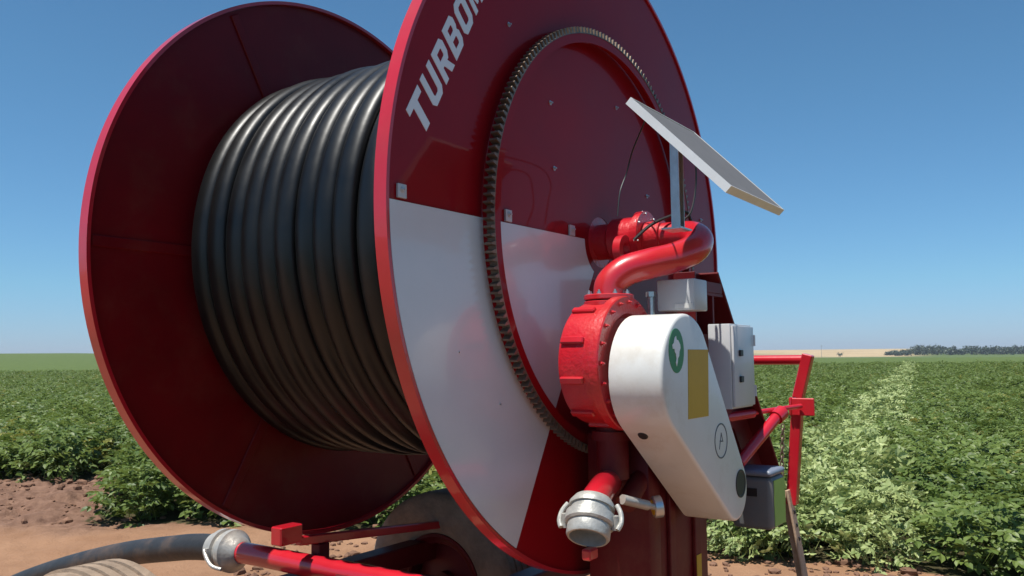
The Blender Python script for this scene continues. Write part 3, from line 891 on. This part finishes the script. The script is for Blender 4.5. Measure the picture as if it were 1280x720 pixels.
# --- solar panel on its post
pa, pb = Vector((.40, 0, .360)), Vector((.72, 0, .036))
ev = (pb - pa).normalized(); nv_ = Vector((-ev.z, 0, ev.x)) if ev.x > 0 else Vector((ev.z, 0, -ev.x))
if nv_.z < 0: nv_ = -nv_
plen = (pb - pa).length; q0, q1 = -.556, -.034
Mp = Matrix((ev, Vector((0, 1, 0)), nv_)).transposed().to_4x4(); Mp.translation = pa
fr = MB()
th, w = .026, .020
Mp = Mp @ Matrix.Translation((-.006, 0, -.013))
for lo_, hi_ in (((0, q0, 0), (plen, q0 + .0035, th)), ((0, q1 - .0035, 0), (plen, q1, th)), ((0, q0 + .0035, 0), (.0035, q1 - .0035, th)), ((plen - .0035, q0 + .0035, 0), (plen, q1 - .0035, th))):
    fr.box(lo_, hi_, 0, 1, Mp)
for lo_, hi_ in (((.0035, q0 + .0035, 0.0), (plen - .0035, q0 + w, .003)), ((.0035, q1 - w, 0), (plen - .0035, q1 - .0035, .003)), ((.0035, q0 + w, 0), (w, q1 - w, .003)), ((plen - w, q0 + w, 0), (plen - .0035, q1 - w, .003))):
    fr.box(lo_, hi_, 0, 1, Mp)
sp = P_(fr, 'solar_panel', FRAME)
bs = MB(); bs.box((.0036, q0 + .0036, th - .010), (plen - .0036, q1 - .0036, th - .006), 0, 1, Mp); P_(bs, 'backsheet', SHEET, sp)
bs = MB(); bs.box((.0036, q0 + .0036, th - .0058), (plen - .0036, q1 - .0036, th - .002), 0, 1, Mp); P_(bs, 'solar_glass', DUSTGLASS, sp)
po = MB()
po.box((.455, -.375, -.03), (.459, -.335, .285), .0, 1)
po.box((.459, -.375, -.03), (.485, -.371, .27), .0, 1)
po.box((.459, -.339, -.03), (.485, -.335, .27), .0, 1)
poo = P_(po, 'panel_post', STEEL)
pf = MB(); pf.box((.43, -.40, -.036), (.50, -.31, -.0305)); P_(pf, 'foot_plate', STEEL, poo)
cw = MB(); cw.tube(smooth_path([(.41, -.45, .335), (.31, -.28, .345), (.20, -.13, .31), (.16, -.10, .24), (.15, -.138, .162), (.15, -.161, .069)], 10), .0028, 6)
P_(cw, 'cable', BLACK, poo)
cw = MB(); cw.tube(smooth_path([(.42, -.06, .34), (.37, .06, .33), (.36, .085, .204), (.36, .03, .09), (.33, .0, .05)], 10), .004, 6)
P_(cw, 'cable', BLACK, poo)

# --- chassis, axle, wheels (drum lies across the chassis)
ch = MB()
ch.box((-1.28, -.90, -1.446), (-1.18, .95, -1.346), .006, 1)
ch.box((-.55, -.85, -1.48), (-.45, .95, -1.38), .006, 1)
ch.box((-1.18, -.78, -1.475), (-.55, -.68, -1.385), .006, 1)
ch.box((-1.18, .70, -1.475), (-.55, .80, -1.385), .006, 1)
ch.box((-.45, -.15, -1.52), (.10, .15, -1.40), .006, 1)
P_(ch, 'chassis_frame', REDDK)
axl = MB(); axl.box((-1.16, -1.30, -1.60), (-1.04, .30, -1.49), .008, 1)
P_(axl, 'axle', REDDK)
gb = MB()
gb.bar((-1.09, -.57, -1.172), (-1.09, .62, -1.279), .035, .035)
gb.box((-1.12, -.685, -1.172), (-1.06, -.572, -1.10), .005, 1)
P_(gb, 'hose_guide_beam', RED)
st = MB(); st.box((-1.115, -.48, -1.345), (-1.065, -.42, -1.20), .004, 1); P_(st, 'beam_post', REDDK)
st = MB(); st.box((-1.115, .50, -1.345), (-1.065, .56, -1.288), .004, 1); P_(st, 'beam_post', REDDK)
def make_wheel(q, side):
    wh = MB()
    wh.lathe([(-.06, .0), (-.06, .06), (-.02, .06), (-.02, .11), (.0, .19), (.02, .20), (.02, .0)], (0, 0, 0), (0, side, 0), 40, cap=False)
    w_ = P_(wh, 'wheel', REDDK)
    rmw = MB(); rmw.lathe([(-.10, .235), (-.10, .25), (-.085, .25), (-.08, .205), (.08, .205), (.085, .25), (.10, .25), (.10, .235), (.07, .198), (-.07, .198), (-.10, .235)], (0, 0, 0), (0, side, 0), 48, cap=False)
    P_(rmw, 'rim', REDDK, w_)
    ty = MB()
    pr = [(-.095, .252), (-.118, .30), (-.125, .36), (-.115, .415), (-.098, .438)]
    for k in range(4):
        x = -.085 + k * .045
        pr += [(x - .002, .446), (x + .030, .448), (x + .032, .436), (x + .041, .436)]
    pr += [(.098, .438), (.115, .415), (.125, .36), (.118, .30), (.095, .252)]
    ty.lathe(pr, (0, 0, 0), (0, side, 0), 72, cap=False)
    P_(ty, 'tyre', TYRE, w_)
    return w_
for q, s in ((-1.39, -1), (.42, 1)):
    w_ = make_wheel(q, s); w_.location = (-1.10, q, .448 - H)

# --- red feed pipe under the reel, with its coupling
fp = MB()
FQ, FZ = -.50, -1.281
fp.tube([(-1.56, FQ, FZ), (-1.40, FQ, FZ), (-.05, FQ, FZ - .012)], .045, 28)
fpo = P_(fp, 'feed_pipe', RED, label='red feed pipe low under the reel', angle=60)
fc = MB()
fc.lathe([(-.11, .060), (-.10, .068), (-.06, .070), (-.055, .088), (-.03, .090), (-.025, .078), (.0, .078), (.005, .092), (.03, .092), (.04, .076), (.075, .060), (.085, .047)], (-1.60, FQ, FZ - .001), (1, 0, 0), 44)
P_(fc, 'hose_coupling', ALU, fpo)
for sg in (-1, 1):
    lv = MB(); y_ = FQ + sg * .088
    lv.tube(smooth_path([(-1.66, y_, FZ + .01), (-1.62, y_ + sg * .015, FZ - .02), (-1.58, y_ + sg * .018, FZ - .045), (-1.535, y_ + sg * .006, FZ - .055)], 6), .008, 10)
    lv.cyl((-1.64, y_, FZ + .02), (-1.64, y_, FZ - .03), .010, 12)
    P_(lv, 'latch_lever', ALU, fpo)
cl2 = MB(); cl2.box((-.90, FQ - .055, FZ - .07), (-.84, FQ + .055, FZ + .0), .004, 1); P_(cl2, 'pipe_clamp', REDDK, fpo)

# --- lifting frame at the far right
lf = MB()
QF = 1.30
lf.tube([(-1.6, QF, -.474), (.43, QF, -.474)], .024, 16)
lfo = P_(lf, 'lifting_frame', RED, label='red tubular frame standing up at the right of the machine')
ps = MB()
ps.bar((.428, QF, -.448), (.372, QF, -.66), .05, .05, up=(0, 1, 0))
ps.bar((.372, QF, -.66), (.325, QF, -1.175), .05, .05, up=(0, 1, 0))
P_(ps, 'post', RED, lfo)
pl = MB(); pl.box((.338, QF - .05, -.745), (.352, QF + .11, -.655), .008, 2)
pl.box((.352, QF - .048, -.742), (.46, QF - .040, -.658), .004, 1)
P_(pl, 'pivot_plate', RED, lfo)
chn = MB()
for k in range(16):
    c = Vector((.310 - k * .0012, QF - .06, -.80 - k * .022))
    ax = (1, 0, 0) if k % 2 else (0, 1, 0)
    e = Vector((0, 1, 0)) if k % 2 else Vector((1, 0, 0))
    ring = [c + e * .008 * math.cos(2 * PI * j / 10) + Vector((0, 0, .016)) * math.sin(2 * PI * j / 10) for j in range(11)]
    chn.tube(ring, .0032, 6, False)
P_(chn, 'chain', DKSTEEL, lfo)
lg = MB()
lg.bar((.318, QF - .03, -1.10), (.46, QF - .03, -1.985), .012, .066, up=(0, 1, 0))
lg.bar((.288, QF - .01, -1.11), (.43, QF - .01, -1.985), .03, .008, up=(0, 1, 0))
P_(lg, 'leg', TAN, lfo, label='dusty brown flat leg with adjusting holes')
for k in range(3):
    c = Vector((.325, QF - .037, -1.10)).lerp(Vector((.46, QF - .037, -1.985)), .12 + .07 * k)
    hl = MB(); hl.cyl((c.x, c.y - .0012, c.z), (c.x, c.y + .004, c.z), .010, 14); P_(hl, 'leg_hole', BLACK, lfo)
hy = MB()
hy.tube([(.40, QF - .06, -.695), (.22, .80, -.72)], .012, 12)
hy.tube([(.27, .92, -.715), (.15, .60, -.735)], .022, 16)
P_(hy, 'hydraulic_cylinder', RED)
hy = MB()
hy.tube([(.345, 1.02, -.74), (.27, .72, -.92)], .026, 16); hy.tube([(.36, 1.07, -.715), (.345, 1.02, -.74)], .034, 16)
P_(hy, 'hydraulic_cylinder', RED)
lp = MB(); lp.prism([(.55, -.66), (.80, -.66), (1.12, -1.02), (.70, -1.02)], .18, .19)
lp.bar((.20, .80, -.66), (.20, 1.12, -1.02), .05, .008, up=(1, 0, 0))
P_(lp, 'leg_bracket', REDDK)
bt = MB(); bt.box((.20, .80, -1.215), (.385, 1.00, -.985), .024, 3)
bto = P_(bt, 'battery_case', DKGREY)
bl = MB(); bl.box((.198, .797, -.983), (.387, 1.003, -.955), .013, 3); P_(bl, 'lid', BLUE, bto)
bl = MB(); bl.box((.3855, .83, -1.20), (.3875, .985, -1.00)); P_(bl, 'green_label', LGREEN, bto)
bl = MB(); bl.box((.24, .797, -1.07), (.32, .8002, -1.035)); P_(bl, 'vent', BLACK, bto)

# ------------------------------------------------------------------ black supply hose on the left
def loc(p, q, h):
    return Vector((CX, CY, 0)) + NV * p + UV * q + Vector((0, 0, h))
hs = MB()
hp_ = smooth_path([loc(p, q, H + z) for p, q, z in ((-1.58, FQ, FZ), (-1.70, FQ, FZ - .001), (-1.84, FQ, -1.293), (-1.987, -.50, -1.316), (-2.368, -.495, -1.386), (-2.791, -.50, -1.488),
                   (-3.218, -.51, -1.613), (-3.75, -.56, -1.80), (-4.25, -.66, -1.925), (-4.9, -.85, -1.937), (-6.2, -1.3, -1.937))], 12)
hs.tube(hp_, .058, 24)
ho = hs.build('supply_hose', FEEDRUB, None, 0, 80)
tag(ho, 'thick black supply hose curving from the coupling down to the dirt', 'hose')

# ------------------------------------------------------------------ thin air between here and the far wood
hz = MB(); hz.box((-1900, -1900, -1.6), (1900, 1900, 24))
hm = bpy.data.materials.new('haze_air'); hm.use_nodes = True
N, L = nodes(hm); N.remove(N['Principled BSDF'])
pv = N.new('ShaderNodeVolumePrincipled'); pv.inputs['Density'].default_value = 0.00024
pv.inputs['Color'].default_value = (0.80, 0.88, 1.0, 1); pv.inputs['Anisotropy'].default_value = 0.2
L.new(pv.outputs[0], N['Material Output'].inputs['Volume'])
ho_ = hz.build('haze', hm)
tag(ho_, 'thin pale air over the whole field', 'haze', kind='stuff')
